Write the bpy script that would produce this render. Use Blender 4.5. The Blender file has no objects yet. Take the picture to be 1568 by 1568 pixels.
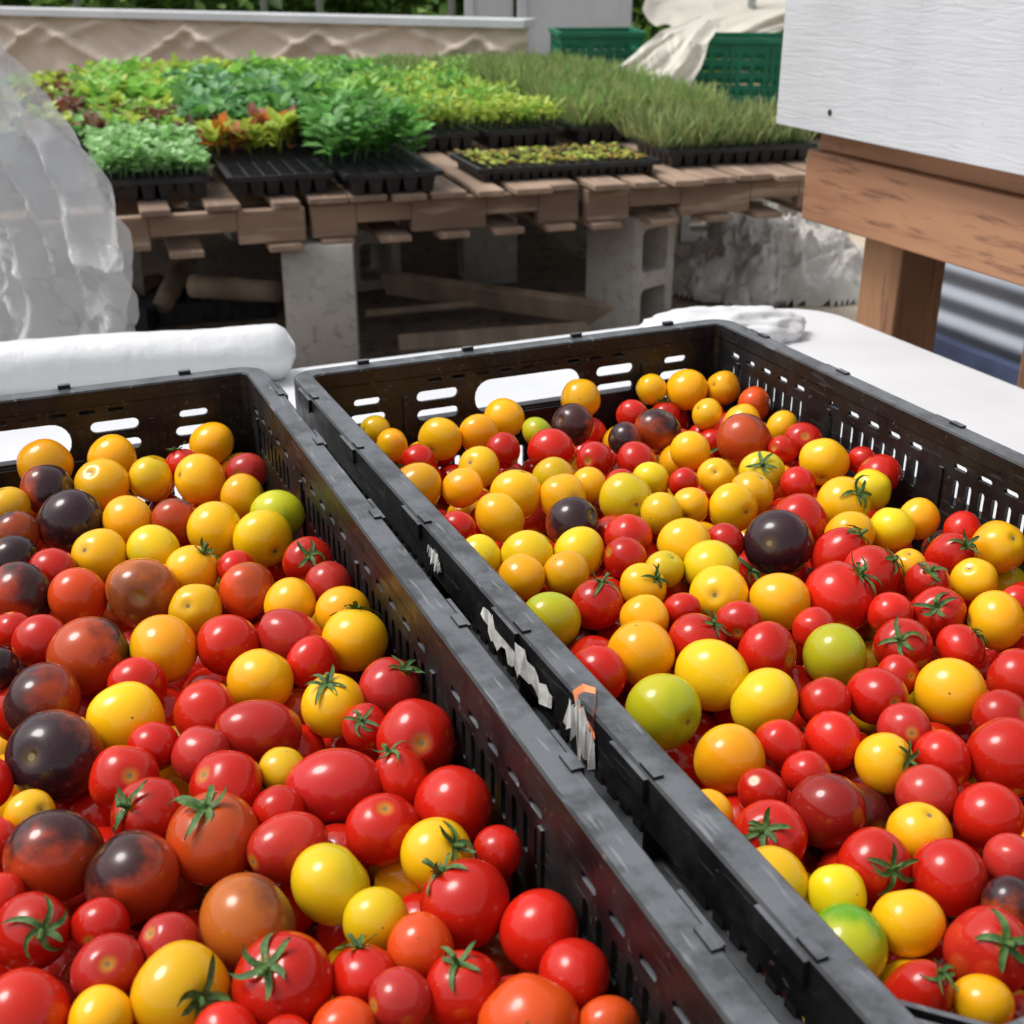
import bpy, bmesh, math, random
import numpy as np
from mathutils import Vector, Matrix, noise
random.seed(7); rng=np.random.default_rng(11)
S=bpy.context.scene
CZ=1.16; F=1950.0; TH=math.radians(24.2); CO,SI=math.cos(TH),math.sin(TH)
def ray(px,py):
    u=(px-784)/F; v=(784-py)/F
    return Vector((u,CO+v*SI,-SI+v*CO))
def onz(px,py,z):
    d=ray(px,py); t=(z-CZ)/d.z
    return Vector((d.x*t,d.y*t,z)),t
def att(px,py,t):
    d=ray(px,py); return Vector((d.x*t,d.y*t,CZ+d.z*t))
# ---------------------------------------------------------------- materials
def nt(name):
    m=bpy.data.materials.new(name); m.use_nodes=True
    n=m.node_tree; return m,n,n.nodes['Principled BSDF']
def N(n,t,**k):
    x=n.nodes.new(t)
    for a,b in k.items():
        if a in x.inputs: x.inputs[a].default_value=b
        else: setattr(x,a,b)
    return x
def mix(n,fac,a,b,blend='MIX'):
    x=n.nodes.new('ShaderNodeMix'); x.data_type='RGBA'; x.blend_type=blend
    for s,v in ((x.inputs[0],fac),(x.inputs[6],a),(x.inputs[7],b)):
        if isinstance(v,bpy.types.NodeSocket): n.links.new(v,s)
        else: s.default_value=v if isinstance(v,(int,float)) else (*v,1)
    return x.outputs[2]
def mrange(n,val,a,b,c=0.,d=1.,smooth=True):
    x=n.nodes.new('ShaderNodeMapRange')
    if smooth: x.interpolation_type='SMOOTHSTEP'
    for i,v in enumerate((val,a,b,c,d)):
        if isinstance(v,bpy.types.NodeSocket): n.links.new(v,x.inputs[i])
        else: x.inputs[i].default_value=v
    return x.outputs[0]
def math_(n,op,a,b=0.):
    x=n.nodes.new('ShaderNodeMath'); x.operation=op
    for i,v in enumerate((a,b)):
        if isinstance(v,bpy.types.NodeSocket): n.links.new(v,x.inputs[i])
        else: x.inputs[i].default_value=v
    return x.outputs[0]
def noi(n,vec,scale,detail=4,rough=.55,dist=0.):
    x=n.nodes.new('ShaderNodeTexNoise'); x.inputs['Scale'].default_value=scale
    x.inputs['Detail'].default_value=min(detail,4); x.inputs['Roughness'].default_value=rough
    x.inputs['Distortion'].default_value=dist
    if vec: n.links.new(vec,x.inputs['Vector'])
    return x.outputs[0]
def pm(name,c1,c2,scale=8,rough=.7,bump=.2,bscale=30,stretch=(1,1,1),metal=0,c3=None,dist=.001,spec=.5,lo=.35,hi=.65):
    m,n,p=nt(name)
    tc=N(n,'ShaderNodeTexCoord'); mp=N(n,'ShaderNodeMapping'); mp.inputs['Scale'].default_value=stretch
    n.links.new(tc.outputs['Object'],mp.inputs[0]); v=mp.outputs[0]
    a=noi(n,v,scale,3); col=mix(n,mrange(n,a,lo,hi),c1,c2)
    if c3: col=mix(n,mrange(n,noi(n,v,scale*5,3,.6),.52,.7),col,c3)
    n.links.new(col,p.inputs['Base Color'])
    p.inputs['Metallic'].default_value=metal; p.inputs['Specular IOR Level'].default_value=spec
    p.inputs['Roughness'].default_value=rough
    if bump>0:
        b=N(n,'ShaderNodeBump'); b.inputs['Strength'].default_value=bump; b.inputs['Distance'].default_value=dist
        n.links.new(noi(n,v,bscale,4,.6),b.inputs['Height']); n.links.new(b.outputs[0],p.inputs['Normal'])
    return m
M={}
m,n,p=nt('tomato_skin'); M['tom']=m
def attr(n,name): 
    a=n.nodes.new('ShaderNodeAttribute'); a.attribute_name=name; return a
al=attr(n,'tloc'); c1=attr(n,'tcol'); c2=attr(n,'tcol2'); pr=attr(n,'tpar')
sx=N(n,'ShaderNodeSeparateXYZ'); n.links.new(al.outputs['Vector'],sx.inputs[0])
sp=N(n,'ShaderNodeSeparateXYZ'); n.links.new(pr.outputs['Vector'],sp.inputs[0])
vadd=N(n,'ShaderNodeVectorMath',operation='ADD'); cmb=N(n,'ShaderNodeCombineXYZ')
n.links.new(math_(n,'MULTIPLY',sp.outputs[2],37.),cmb.inputs[0]); n.links.new(al.outputs['Vector'],vadd.inputs[0]); n.links.new(cmb.outputs[0],vadd.inputs[1])
v=vadd.outputs[0]
nz=noi(n,v,1.5,3,.55); zz=math_(n,'ADD',sx.outputs[2],math_(n,'MULTIPLY',math_(n,'SUBTRACT',nz,.5),1.8))
mask=math_(n,'MULTIPLY',mrange(n,math_(n,'SUBTRACT',zz,sp.outputs[1]),-.4,.45),sp.outputs[0])
col=mix(n,mask,c1.outputs['Color'],c2.outputs['Color'])
col=mix(n,mrange(n,noi(n,v,48.,1,.5),.69,.77,0,.22),col,(.75,.55,.3))
rho=math_(n,'SQRT',math_(n,'ADD',math_(n,'POWER',sx.outputs[0],2.),math_(n,'POWER',sx.outputs[1],2.)))
top=math_(n,'GREATER_THAN',sx.outputs[2],0.)
halo=math_(n,'MULTIPLY',mrange(n,rho,.32,.08),top)
col=mix(n,math_(n,'MULTIPLY',halo,math_(n,'SUBTRACT',1.1,sp.outputs[0])),col,(.50,.32,.02))
scar=math_(n,'MULTIPLY',mrange(n,rho,.10,.06),top); col=mix(n,scar,col,(.22,.15,.06))
bot=math_(n,'MULTIPLY',mrange(n,rho,.045,.02),math_(n,'LESS_THAN',sx.outputs[2],0.)); col=mix(n,bot,col,(.12,.07,.03))
n.links.new(col,p.inputs['Base Color'])
n.links.new(mrange(n,nz,.3,.75,.11,.22),p.inputs['Roughness'])
p.inputs['Specular IOR Level'].default_value=.40
M['calyx']=pm('calyx_green',(.03,.085,.015),(.08,.16,.03),300,.65,0)
m,n,p=nt('black_plastic'); M['black']=m
tc=N(n,'ShaderNodeTexCoord'); o=tc.outputs['Object']; ge=N(n,'ShaderNodeNewGeometry'); sz=N(n,'ShaderNodeSeparateXYZ'); n.links.new(ge.outputs['Normal'],sz.inputs[0])
big=noi(n,o,34,4,.68)
col=mix(n,mrange(n,big,.35,.7),(.006,.006,.007),(.016,.015,.015))
du=math_(n,'MULTIPLY',mrange(n,sz.outputs[2],.6,.98),mrange(n,big,.32,.62,.35,1.))
col=mix(n,du,col,(.12,.128,.138))
mp=N(n,'ShaderNodeMapping'); mp.inputs['Scale'].default_value=(1,.12,1); n.links.new(o,mp.inputs[0])
col=mix(n,math_(n,'MULTIPLY',mrange(n,noi(n,mp.outputs[0],260,2,.6),.60,.72),mrange(n,sz.outputs[2],.2,.9,.1,.55)),col,(.26,.27,.28))
col=mix(n,mrange(n,noi(n,o,170,3,.6),.66,.72,0,.6),col,(.13,.09,.065))
n.links.new(col,p.inputs['Base Color']); n.links.new(mrange(n,big,.3,.7,.32,.52),p.inputs['Roughness']); p.inputs['Specular IOR Level'].default_value=.35
b=N(n,'ShaderNodeBump'); b.inputs['Strength'].default_value=.25; b.inputs['Distance'].default_value=.0006
n.links.new(noi(n,o,160,3),b.inputs['Height']); n.links.new(b.outputs[0],p.inputs['Normal'])
M['tray']=pm('tray_plastic',(.010,.010,.012),(.025,.025,.028),20,.45,0)
M['white']=pm('white_table_plastic',(.64,.65,.67),(.58,.59,.61),4,.4,.1,120)
M['wood']=pm('pallet_wood',(.36,.25,.175),(.21,.14,.10),5,.8,.6,14,(1,.12,1),c3=(.42,.31,.23),dist=.004)
M['woodx']=pm('pallet_wood_x',(.33,.215,.145),(.17,.11,.078),5,.8,.6,14,(.12,1,1),c3=(.42,.31,.23),dist=.004)
M['beam']=pm('cedar_beam',(.42,.21,.11),(.30,.14,.072),14,.65,.6,30,(1,.12,1),c3=(.20,.09,.05),dist=.002)
M['post']=pm('cedar_post',(.43,.225,.115),(.31,.155,.08),16,.65,.6,30,(1,1,.1),c3=(.23,.11,.06),dist=.002)
m,n,p=nt('white_painted_siding'); M['paint']=m
tc=N(n,'ShaderNodeTexCoord'); mp=N(n,'ShaderNodeMapping'); mp.inputs['Scale'].default_value=(1,.10,1); n.links.new(tc.outputs['Object'],mp.inputs[0])
v=mp.outputs[0]; g=noi(n,v,120,4,.6,1.2)
col=mix(n,mrange(n,noi(n,tc.outputs['Object'],6,3),.3,.7),(.60,.61,.63),(.53,.54,.56))
col=mix(n,mrange(n,noi(n,tc.outputs['Object'],180,1),.72,.76,0,.5),col,(.2,.18,.16))
n.links.new(col,p.inputs['Base Color']); p.inputs['Roughness'].default_value=.45
b=N(n,'ShaderNodeBump'); b.inputs['Strength'].default_value=.6; b.inputs['Distance'].default_value=.0025
n.links.new(g,b.inputs['Height']); n.links.new(b.outputs[0],p.inputs['Normal'])
M['conc']=pm('concrete_block',(.44,.42,.38),(.36,.345,.31),6,.92,.7,90,c3=(.30,.28,.25),dist=.003)
M['metal']=pm('corrugated_steel',(.26,.28,.315),(.19,.21,.245),3,.42,.1,60,(1,1,1),metal=.35)
M['bluep']=pm('blue_tarp',(.05,.07,.14),(.03,.042,.09),6,.6,.3,30)
M['pipe']=pm('galvanised_pipe',(.45,.47,.48),(.35,.36,.37),8,.4,0,metal=.5)
M['log']=pm('log_wood',(.38,.29,.21),(.24,.18,.13),7,.85,.6,25,(.3,1,1),dist=.004)
M['soil']=pm('potting_soil',(.035,.022,.014),(.10,.06,.038),60,.95,0)
M['green']=pm('green_crate_plastic',(.006,.17,.085),(.005,.12,.062),6,.45,0)
M['paper']=pm('torn_paper',(.72,.71,.68),(.5,.49,.47),90,.8,.6,200)
M['orange']=pm('orange_label',(.85,.28,.10),(.7,.2,.07),90,.7,.4,200)
M['screw']=pm('screw_steel',(.08,.07,.06),(.04,.035,.03),90,.5,0,metal=.6)
M['hood']=pm('crumpled_tarp',(.62,.60,.56),(.46,.44,.41),5,.6,.4,14,c3=(.34,.32,.29),dist=.01)
M['sunlit_sand']=pm('sunlit_sand_patch',(.66,.57,.45),(.55,.47,.36),3,.95,.6,40,c3=(.45,.38,.29),dist=.01)  # pale sand; the sunlit brightness of the open ground is in this colour
def film(name,c,tr=.35,transp=.12,rough=.35,bs=28,bd=.004):
    m,n,p=nt(name); tc=N(n,'ShaderNodeTexCoord'); o=tc.outputs['Object']
    p.inputs['Base Color'].default_value=(*c,1); p.inputs['Roughness'].default_value=rough
    mp=N(n,'ShaderNodeMapping'); mp.inputs['Scale'].default_value=(1,1,.35); mp.inputs['Rotation'].default_value=(0,.5,0); n.links.new(o,mp.inputs[0])
    b=N(n,'ShaderNodeBump'); b.inputs['Strength'].default_value=.6; b.inputs['Distance'].default_value=bd
    n.links.new(noi(n,mp.outputs[0],bs,3,.5,1.2),b.inputs['Height']); n.links.new(b.outputs[0],p.inputs['Normal'])
    t=N(n,'ShaderNodeBsdfTranslucent'); t.inputs[0].default_value=(*c,1); n.links.new(b.outputs[0],t.inputs['Normal'])
    s1=N(n,'ShaderNodeMixShader'); s1.inputs[0].default_value=tr
    n.links.new(p.outputs[0],s1.inputs[1]); n.links.new(t.outputs[0],s1.inputs[2]); out=s1.outputs[0]
    if transp>0:
        tp=N(n,'ShaderNodeBsdfTransparent'); s2=N(n,'ShaderNodeMixShader'); s2.inputs[0].default_value=transp
        n.links.new(out,s2.inputs[1]); n.links.new(tp.outputs[0],s2.inputs[2]); out=s2.outputs[0]
    n.links.new(out,n.nodes['Material Output'].inputs[0]); return m
M['film']=film('clear_plastic_film',(.84,.85,.86),.3,.45,.16,20,.012)
M['roll']=film('plastic_film_roll',(.74,.75,.76),.1,0,.3)
M['beige']=film('old_plastic_film',(.80,.66,.55),.3,.0,.5)
M['cream']=film('cream_plastic_film',(.80,.76,.66),.3,.0,.5)
m,n,p=nt('leaf'); M['leaf']=m
a=attr(n,'lcol'); n.links.new(a.outputs['Color'],p.inputs['Base Color']); p.inputs['Roughness'].default_value=.5
t=N(n,'ShaderNodeBsdfTranslucent'); n.links.new(a.outputs['Color'],t.inputs[0]); s1=N(n,'ShaderNodeMixShader'); s1.inputs[0].default_value=.35
n.links.new(p.outputs[0],s1.inputs[1]); n.links.new(t.outputs[0],s1.inputs[2]); n.links.new(s1.outputs[0],n.nodes['Material Output'].inputs[0])
m,n,p=nt('ground_dirt'); M['ground']=m
tc=N(n,'ShaderNodeTexCoord'); o=tc.outputs['Object']
col=mix(n,mrange(n,noi(n,o,1.1,4),.35,.65),(.22,.17,.125),(.14,.105,.078))  # dirt tones darkened all over to carry the shade under the bench
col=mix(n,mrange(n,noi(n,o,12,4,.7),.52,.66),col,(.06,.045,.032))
n.links.new(col,p.inputs['Base Color']); p.inputs['Roughness'].default_value=.95
b=N(n,'ShaderNodeBump'); b.inputs['Strength'].default_value=.8; b.inputs['Distance'].default_value=.02
n.links.new(noi(n,o,30,4,.7),b.inputs['Height']); n.links.new(b.outputs[0],p.inputs['Normal'])
# ---------------------------------------------------------------- helpers
def link(name,me,mats,smooth=False,parent=None):
    ob=bpy.data.objects.new(name,me); S.collection.objects.link(ob)
    for x in mats: me.materials.append(x)
    if smooth: me.shade_smooth()
    if parent: ob.parent=parent
    return ob
def frame(ox,oy,oz,ang):
    return Matrix.Translation((ox,oy,oz))@Matrix.Rotation(ang,4,'Z')
def box(bm,c,s,mi=0,R=None):
    mt=Matrix.Translation(c)
    if R is not None: mt=mt@R
    r=bmesh.ops.create_cube(bm,size=1,matrix=mt@Matrix.Diagonal((*s,1)))
    for f in {f for v in r['verts'] for f in v.link_faces}: f.material_index=mi
def bmobj(name,bm,mats,mw=None,bevel=0,smooth=False,parent=None):
    me=bpy.data.meshes.new(name); bm.to_mesh(me); bm.free()
    ob=link(name,me,mats,smooth,parent)
    if mw is not None: ob.matrix_world=mw
    if bevel:
        b=ob.modifiers.new('bev','BEVEL'); b.width=bevel; b.segments=2; b.limit_method='ANGLE'; b.angle_limit=.7
    return ob
def rr(cx,cy,w,h,r,k=4):
    P=[]; r=min(r,w/2-1e-5,h/2-1e-5)
    for q,(sx,sy) in enumerate(((1,1),(-1,1),(-1,-1),(1,-1))):
        for i in range(k+1):
            a=(q+i/k)*math.pi/2
            P.append((cx+sx*(w/2-r)+r*math.cos(a),cy+sy*(h/2-r)+r*math.sin(a)))
    return P
def panel(loops,thick,bev=0.):
    cu=bpy.data.curves.new('tmp','CURVE'); cu.dimensions='2D'; cu.fill_mode='BOTH'; cu.extrude=thick/2-bev; cu.bevel_depth=bev; cu.bevel_resolution=1
    if bev: cu.offset=-bev
    for L in loops:
        s=cu.splines.new('POLY'); s.points.add(len(L)-1); s.use_cyclic_u=True
        for q,pt in zip(s.points,L): q.co=(pt[0],pt[1],0,1)
    ob=bpy.data.objects.new('tmp',cu); S.collection.objects.link(ob)
    me=bpy.data.meshes.new_from_object(ob.evaluated_get(bpy.context.evaluated_depsgraph_get()))
    bpy.data.objects.remove(ob); bpy.data.curves.remove(cu); return me
def addpanel(bm,loops,thick,mt,bev=0.):
    me=panel(loops,thick,bev); me.transform(mt); me.materials.clear(); bm.from_mesh(me); bpy.data.meshes.remove(me)
def sweep(bm,path,prof,closed=True,mi=0):
    rings=[[bm.verts.new((x+nx*d,y+ny*d,z)) for d,z in prof] for x,y,nx,ny in path]
    K=len(prof); n_=len(rings)
    for i in range(n_ if closed else n_-1):
        A=rings[i]; B=rings[(i+1)%n_]
        for j in range(K):
            f=bm.faces.new((A[j],B[j],B[(j+1)%K],A[(j+1)%K])); f.material_index=mi
    if not closed:
        bm.faces.new(rings[0]); bm.faces.new(rings[-1][::-1])
def rrpath(hx,hy,r,k=5):
    out=[]
    for q,(sx,sy) in enumerate(((1,1),(-1,1),(-1,-1),(1,-1))):
        for i in range(k+1):
            a=(q+i/k)*math.pi/2
            out.append((sx*(hx-r)+r*math.cos(a),sy*(hy-r)+r*math.sin(a),math.cos(a),math.sin(a)))
    return out
def npmesh(name,V,loops,starts,mi=None,attrs={},smooth=True):
    me=bpy.data.meshes.new(name); me.vertices.add(len(V)); me.vertices.foreach_set('co',np.asarray(V,np.float32).ravel())
    me.loops.add(len(loops)); me.loops.foreach_set('vertex_index',np.asarray(loops,np.int32))
    me.polygons.add(len(starts)); me.polygons.foreach_set('loop_start',np.asarray(starts,np.int32))
    if mi is not None: me.polygons.foreach_set('material_index',np.asarray(mi,np.int32))
    me.update(calc_edges=True); me.validate()
    for k,(ty,dat) in attrs.items():
        at=me.attributes.new(k,ty,'POINT'); at.data.foreach_set('vector' if ty=='FLOAT_VECTOR' else 'color',np.asarray(dat,np.float32).ravel())
    if smooth: me.shade_smooth()
    return me
# ---------------------------------------------------------------- crates
RIM=CZ-.31; TAB=CZ-.50; HC=RIM-TAB-.002
CW=.402; LIP=.016
def crate(name,mw,CL):
    bm=bmesh.new(); hx,hy=CW/2-LIP,CL/2-LIP; r=.005; T=.003
    path=rrpath(hx,hy,r)
    z=HC
    prof=[(0,z-.013),(0,z-.0012),(.0012,z),(LIP-.0012,z),(LIP,z-.0012),(LIP,z-.026),(LIP-.0022,z-.026),(LIP-.0022,z-.003),(T,z-.003),(T,z-.013)]
    sweep(bm,path,prof)
    for zz,dd in ((z-.052,.011),(.05,.009),(.004,.006)):
        sweep(bm,path,[(T*.6,zz-.0013),(dd,zz-.0013),(dd,zz+.0013),(T*.6,zz+.0013)])
    k=6
    for q in range(4):
        seg=path[q*k:(q+1)*k]; sweep(bm,seg,[(0,0),(T,0),(T,z-.012),(0,z-.012)],False)
    hz=z-.012
    def longholes():
        H=[]; Ls=2*(hy-r)
        n=5; gw=Ls/n
        for g in range(n):
            c=-Ls/2+gw*(g+.5)
            for i in range(9):
                x=c+(i-4)*.0125
                H.append(rr(x,hz-.030,.0052,.021,.0026,3))
                if i not in(0,8): H.append(rr(x,hz-.080,.0052,.026,.0026,3))
                if i not in(0,8): H.append(rr(x,hz-.122,.0052,.026,.0026,3))
            for i in range(5):
                H.append(rr(c+(i-2)*.024,hz-.010,.013,.0042,.002,3))
        return H
    def shortholes():
        H=[rr(0,hz-.026,.098,.030,.014,5)]
        for s in(-1,1):
            for dz in(.018,.034): H.append(rr(s*.082,hz-dz,.036,.009,.0044,3))
            H.append(rr(s*.142,hz-.016,.022,.006,.003,3)); H.append(rr(s*.142,hz-.030,.030,.008,.004,3)); H.append(rr(s*.142,hz-.046,.030,.010,.004,3))
        for i in range(9): H.append(rr((i-4)*.021,hz-.005,.012,.0036,.0018,3))
        for rw in (.085,.12):
            for i in range(22): H.append(rr((i-10.5)*.0145,hz-rw,.0055,.022,.0027,3))
        return H
    for s in(-1,1):
        mt=Matrix.Translation((s*(hx+T/2),0,0))@Matrix.Rotation(math.pi/2,4,'Z')@Matrix.Rotation(math.pi/2,4,'X')
        Ls=2*(hy-r); addpanel(bm,[[(-Ls/2,0),(Ls/2,0),(Ls/2,hz),(-Ls/2,hz)]]+longholes(),T,mt)
        mt=Matrix.Translation((0,s*(hy+T/2),0))@Matrix.Rotation(math.pi/2,4,'X')
        Ls=2*(hx-r); addpanel(bm,[[(-Ls/2,0),(Ls/2,0),(Ls/2,hz),(-Ls/2,hz)]]+shortholes(),T,mt)
        for i in range(6):
            y=-hy+.035+i*(2*hy-.07)/5
            box(bm,(s*(hx+.0075),y,z-.028),(.0088,.002,.047))
            box(bm,(s*(hx-.0008),y,z/2-.012),(.0016,.004,z-.03))
            box(bm,(s*(hx+.006),y,.097),(.006,.002,.092))
        for x in(-.165,-.11,.11,.165):
            box(bm,(x,s*(hy+.0075),z-.028),(.002,.0088,.047)); 
            if abs(x)<.15: box(bm,(x,s*(hy-.0008),z/2-.01),(.004,.0016,z-.035))
        box(bm,(0,s*(hy-.0012),hz-.044),(.112,.0024,.003)); 
        for y in(-.31,-.20,-.07,.07,.20,.31):
            box(bm,(s*(CW/2-.003),y,z+.0006),(.0045,.012,.002)); box(bm,(s*(CW/2+.0012),y+.012,z-.006),(.0022,.03,.010))
        for x in(-.14,-.05,.05,.14):
            box(bm,(x,s*(CL/2-.003),z+.0012),(.009,.0045,.004))
    for sx in(-1,1):
        for q in (.35,.7,1.05):
            box(bm,(sx*(hx-.013*q*1.3),-(hy-.013*q*1.3),z-.014-.006*q),(.034*q,.0022,.018),0,Matrix.Rotation(sx*math.pi/4,4,'Z'))
    fl=[]
    for i in range(14):
        for j in range(8): fl.append(rr((j-3.5)*.043,(i-6.5)*.048,.024,.03,.003,2))
    addpanel(bm,[[(-hx,-hy),(hx,-hy),(hx,hy),(-hx,hy)]]+fl,.003,Matrix.Translation((0,0,.006)))
    bmesh.ops.recalc_face_normals(bm,faces=bm.faces)
    return bmobj(name,bm,[M['black']],mw)
def cratemat(cx,cy,ang,side,CL):
    R=Matrix.Rotation(ang,4,'Z'); off=R@Vector((-side*CW/2,-CL/2,0))
    return Matrix.Translation((cx+off.x,cy+off.y,TAB+.002))@R
CLR,CLL=.752,.775
MR=cratemat(-.1764,.958,math.radians(23.6),-1,CLR)
ML=cratemat(-.201,.979,math.radians(22.8),1,CLL)
crate('plastic_harvest_crate',ML,CLL); crate('plastic_harvest_crate',MR,CLR)
bm=bmesh.new()
def scrap(y0,y1,zb,zt,mi,seed,d=.0006):
    rnd=random.Random(seed); n_=22; A=[];B=[]
    for i in range(n_+1):
        y=y0+(y1-y0)*i/n_
        zm=(zb+zt)/2+(i/n_-.5)*.006; hw_=(zt-zb)/2*(.35+.65*math.sin(math.pi*(i+.4)/(n_+.8)))
        A.append(bm.verts.new((-CW/2-d-rnd.random()*.003,y+rnd.uniform(-.001,.001),zm-hw_*rnd.uniform(.3,1.2)))); B.append(bm.verts.new((-CW/2-d-rnd.random()*.002,y,zm+hw_*rnd.uniform(.5,1.15))))
    for i in range(n_):
        f=bm.faces.new((A[i],A[i+1],B[i+1],B[i])); f.material_index=mi
yb=CLR/2
scrap(yb-.49,yb-.405,HC-.024,HC-.003,0,1); scrap(yb-.535,yb-.507,HC-.030,HC+.001,0,3); scrap(yb-.345,yb-.325,HC-.018,HC-.006,0,8)
v=[bm.verts.new(c) for c in((-CW/2-.0012,yb-.534,HC-.010),(-CW/2-.0005,yb-.53,HC+.0012),(-CW/2+.004,yb-.524,HC+.0016),(-CW/2+.010,yb-.512,HC+.0014),(-CW/2+.006,yb-.507,HC+.0016),(-CW/2-.0005,yb-.510,HC+.0014),(-CW/2-.0015,yb-.516,HC-.004))]
for i in range(1,6): bm.faces.new((v[0],v[i],v[i+1])).material_index=1
bmobj('torn_paper_label',bm,[M['paper'],M['orange']],MR)
# ---------------------------------------------------------------- tomatoes
HL="""68 708 40 Y,172 705 36 Y,70 748 42 D,160 740 40 Y,230 738 34 y,325 680 34 Y,375 725 32 P,272 712 28 R,308 737 40 Y,15 775 35 Y,112 803 50 D,200 797 38 Y,30 812 36 D,20 850 40 D,372 765 36 Y,270 797 36 B,325 806 42 Y,455 790 42 G,393 830 45 Y,230 835 40 y,157 855 42 Y,80 880 36 R,472 858 38 Rc,510 895 36 P,300 885 40 Yc,355 868 30 R,35 920 50 B,130 910 44 O,208 900 57 o,385 912 45 O,440 920 40 Y,300 937 40 Y,535 935 42 Y,563 972 50 Yc,65 990 42 R,140 1000 58 B,248 990 52 Y,350 980 48 R,445 975 48 P,485 1015 40 R,410 1042 52 Y,210 1055 45 R,65 1070 58 B,0 1030 26 D,318 1085 52 R,598 1055 48 Pc,515 1082 48 Yc,180 1110 57 Y,390 1130 54 V,88 1165 72 D,240 1150 40 R,210 1190 52 R,345 1205 56 R,300 1170 45 P,437 1182 34 y,523 1203 62 V,642 1135 60 R,600 1180 45 R,570 1120 35 R,222 1240 55 Rc,40 1260 32 Y,80 1300 72 B,670 1235 60 R,592 1275 55 R,680 1313 57 Yc,420 1285 55 V,335 1305 72 Oc,225 1345 70 B,513 1353 64 y,750 1320 40 R,580 1410 50 y,375 1435 80 o,170 1485 55 P,80 1420 62 Rc,0 1380 32 R,710 1415 70 Rc,800 1415 60 R,640 1430 50 O,475 1495 76 Rc,570 1480 50 R,280 1530 75 Yc,165 1540 50 Y,45 1545 70 R,270 1450 45 P,690 1530 60 Rc,810 1530 72 O,870 1500 55 R,560 1570 50 O,920 1570 50 O,620 1520 45 P,450 1240 40 R,140 1400 45 R,10 1180 40 R,20 970 30 R,0 1290 30 R,350 1570 50 R,440 1570 45 R"""
HR="""887 603 30 Y,772 640 32 Y,725 657 30 Y,682 678 33 Y,823 660 24 G,877 653 33 B,1010 655 34 B,957 678 26 D,968 630 25 R,1012 590 24 Y,1050 597 32 Y,1093 597 26 Y,1165 612 26 O,1137 638 28 Y,1083 637 24 Y,1200 650 28 Y,1150 670 42 B,1225 682 30 R,1057 687 32 Y,655 738 38 Y,733 712 32 Y,845 700 36 R,770 690 28 R,793 748 38 Y,910 708 30 R,975 705 30 R,848 722 32 y,692 745 32 Y,860 765 36 Y,880 793 42 D,765 792 40 Y,958 762 40 y,995 735 28 y,915 748 28 Y,1017 782 32 y,1065 770 28 Y,1095 735 28 Y,1045 740 24 R,1112 783 38 Y,1150 760 34 Y,1170 820 52 D,1167 718 34 yc,1220 745 28 R,1263 715 38 Y,1228 795 44 R,1290 765 42 Yc,1332 755 32 y,1345 730 34 R,1055 825 40 Y,962 825 36 R,805 845 40 y,888 838 40 y,1088 870 42 y,955 860 34 R,1017 880 30 y,865 880 36 Y,735 845 34 y,700 800 28 R,800 890 36 Y,843 945 46 G,985 895 36 Yc,915 932 40 Rc,990 948 38 Y,1100 920 45 Y,1205 915 46 Y,1040 935 28 R,1290 853 38 Rc,1295 820 38 Y,1365 812 34 y,1405 795 32 Y,1305 915 55 Rc,1380 870 28 Y,1335 880 45 Rc,1455 850 38 R,1525 842 40 Y,1490 897 34 Y,1415 895 36 Rc,1430 940 42 R,1515 945 46 Y,1560 925 30 R,985 1003 50 Y,1075 985 45 Rc,1015 1087 58 G,1090 1033 54 y,915 1040 45 R,1175 1005 48 R,1275 1000 48 G,1195 1075 54 y,1385 985 44 Rc,1470 1000 38 Rc,1340 1065 48 R,1440 1062 52 Y,1560 1030 46 R,1520 1085 44 R,1250 1085 40 R,1120 1168 54 Y,1285 1130 45 R,1345 1165 46 Yc,1265 1225 58 b,1200 1145 40 R,1390 1120 40 P,1460 1155 45 R,1520 1168 60 R,1085 1235 36 Y,1180 1275 56 Rc,1410 1215 45 P,1325 1330 56 R,1420 1285 48 Y,1510 1260 52 R,1440 1335 56 R,1205 1360 54 y,1280 1355 46 y,1550 1310 34 P,1540 1375 44 D,1400 1415 54 Y,1315 1450 66 g,1495 1445 72 Vc,1410 1525 52 Rc,1500 1520 40 Y,1165 1205 40 R,575 655 24 Y,600 690 26 Y,640 695 24 R,1130 960 36 R,1250 960 34 R,1360 925 34 R,940 745 24 R,1190 690 24 R,1320 700 24 R,1480 810 30 R,1240 1180 36 R,1380 1060 30 R,1130 840 30 R"""
TY={
'Y':((.86,.41,.006),(.76,.46,.008),.5,.3,.93),'y':((.74,.48,.008),(.55,.47,.012),.6,.4,.95),'G':((.54,.50,.014),(.32,.40,.015),.8,.3,.93),
'g':((.48,.48,.015),(.12,.32,.01),1,0.,1.12),'R':((.54,.014,.005),(.40,.010,.004),.6,.3,.93),'P':((.47,.026,.020),(.36,.016,.011),.5,.3,1.0),
'V':((.53,.024,.015),(.40,.016,.010),.5,.3,1.22),'O':((.62,.065,.008),(.34,.06,.012),.8,.45,.93),'o':((.54,.12,.016),(.17,.045,.016),.9,.35,.93),
'B':((.42,.050,.010),(.045,.014,.014),1.,.12,.95),'b':((.32,.014,.009),(.09,.011,.009),1.,.2,.97),'D':((.30,.045,.012),(.032,.013,.017),1.,-.15,.95)}
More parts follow.
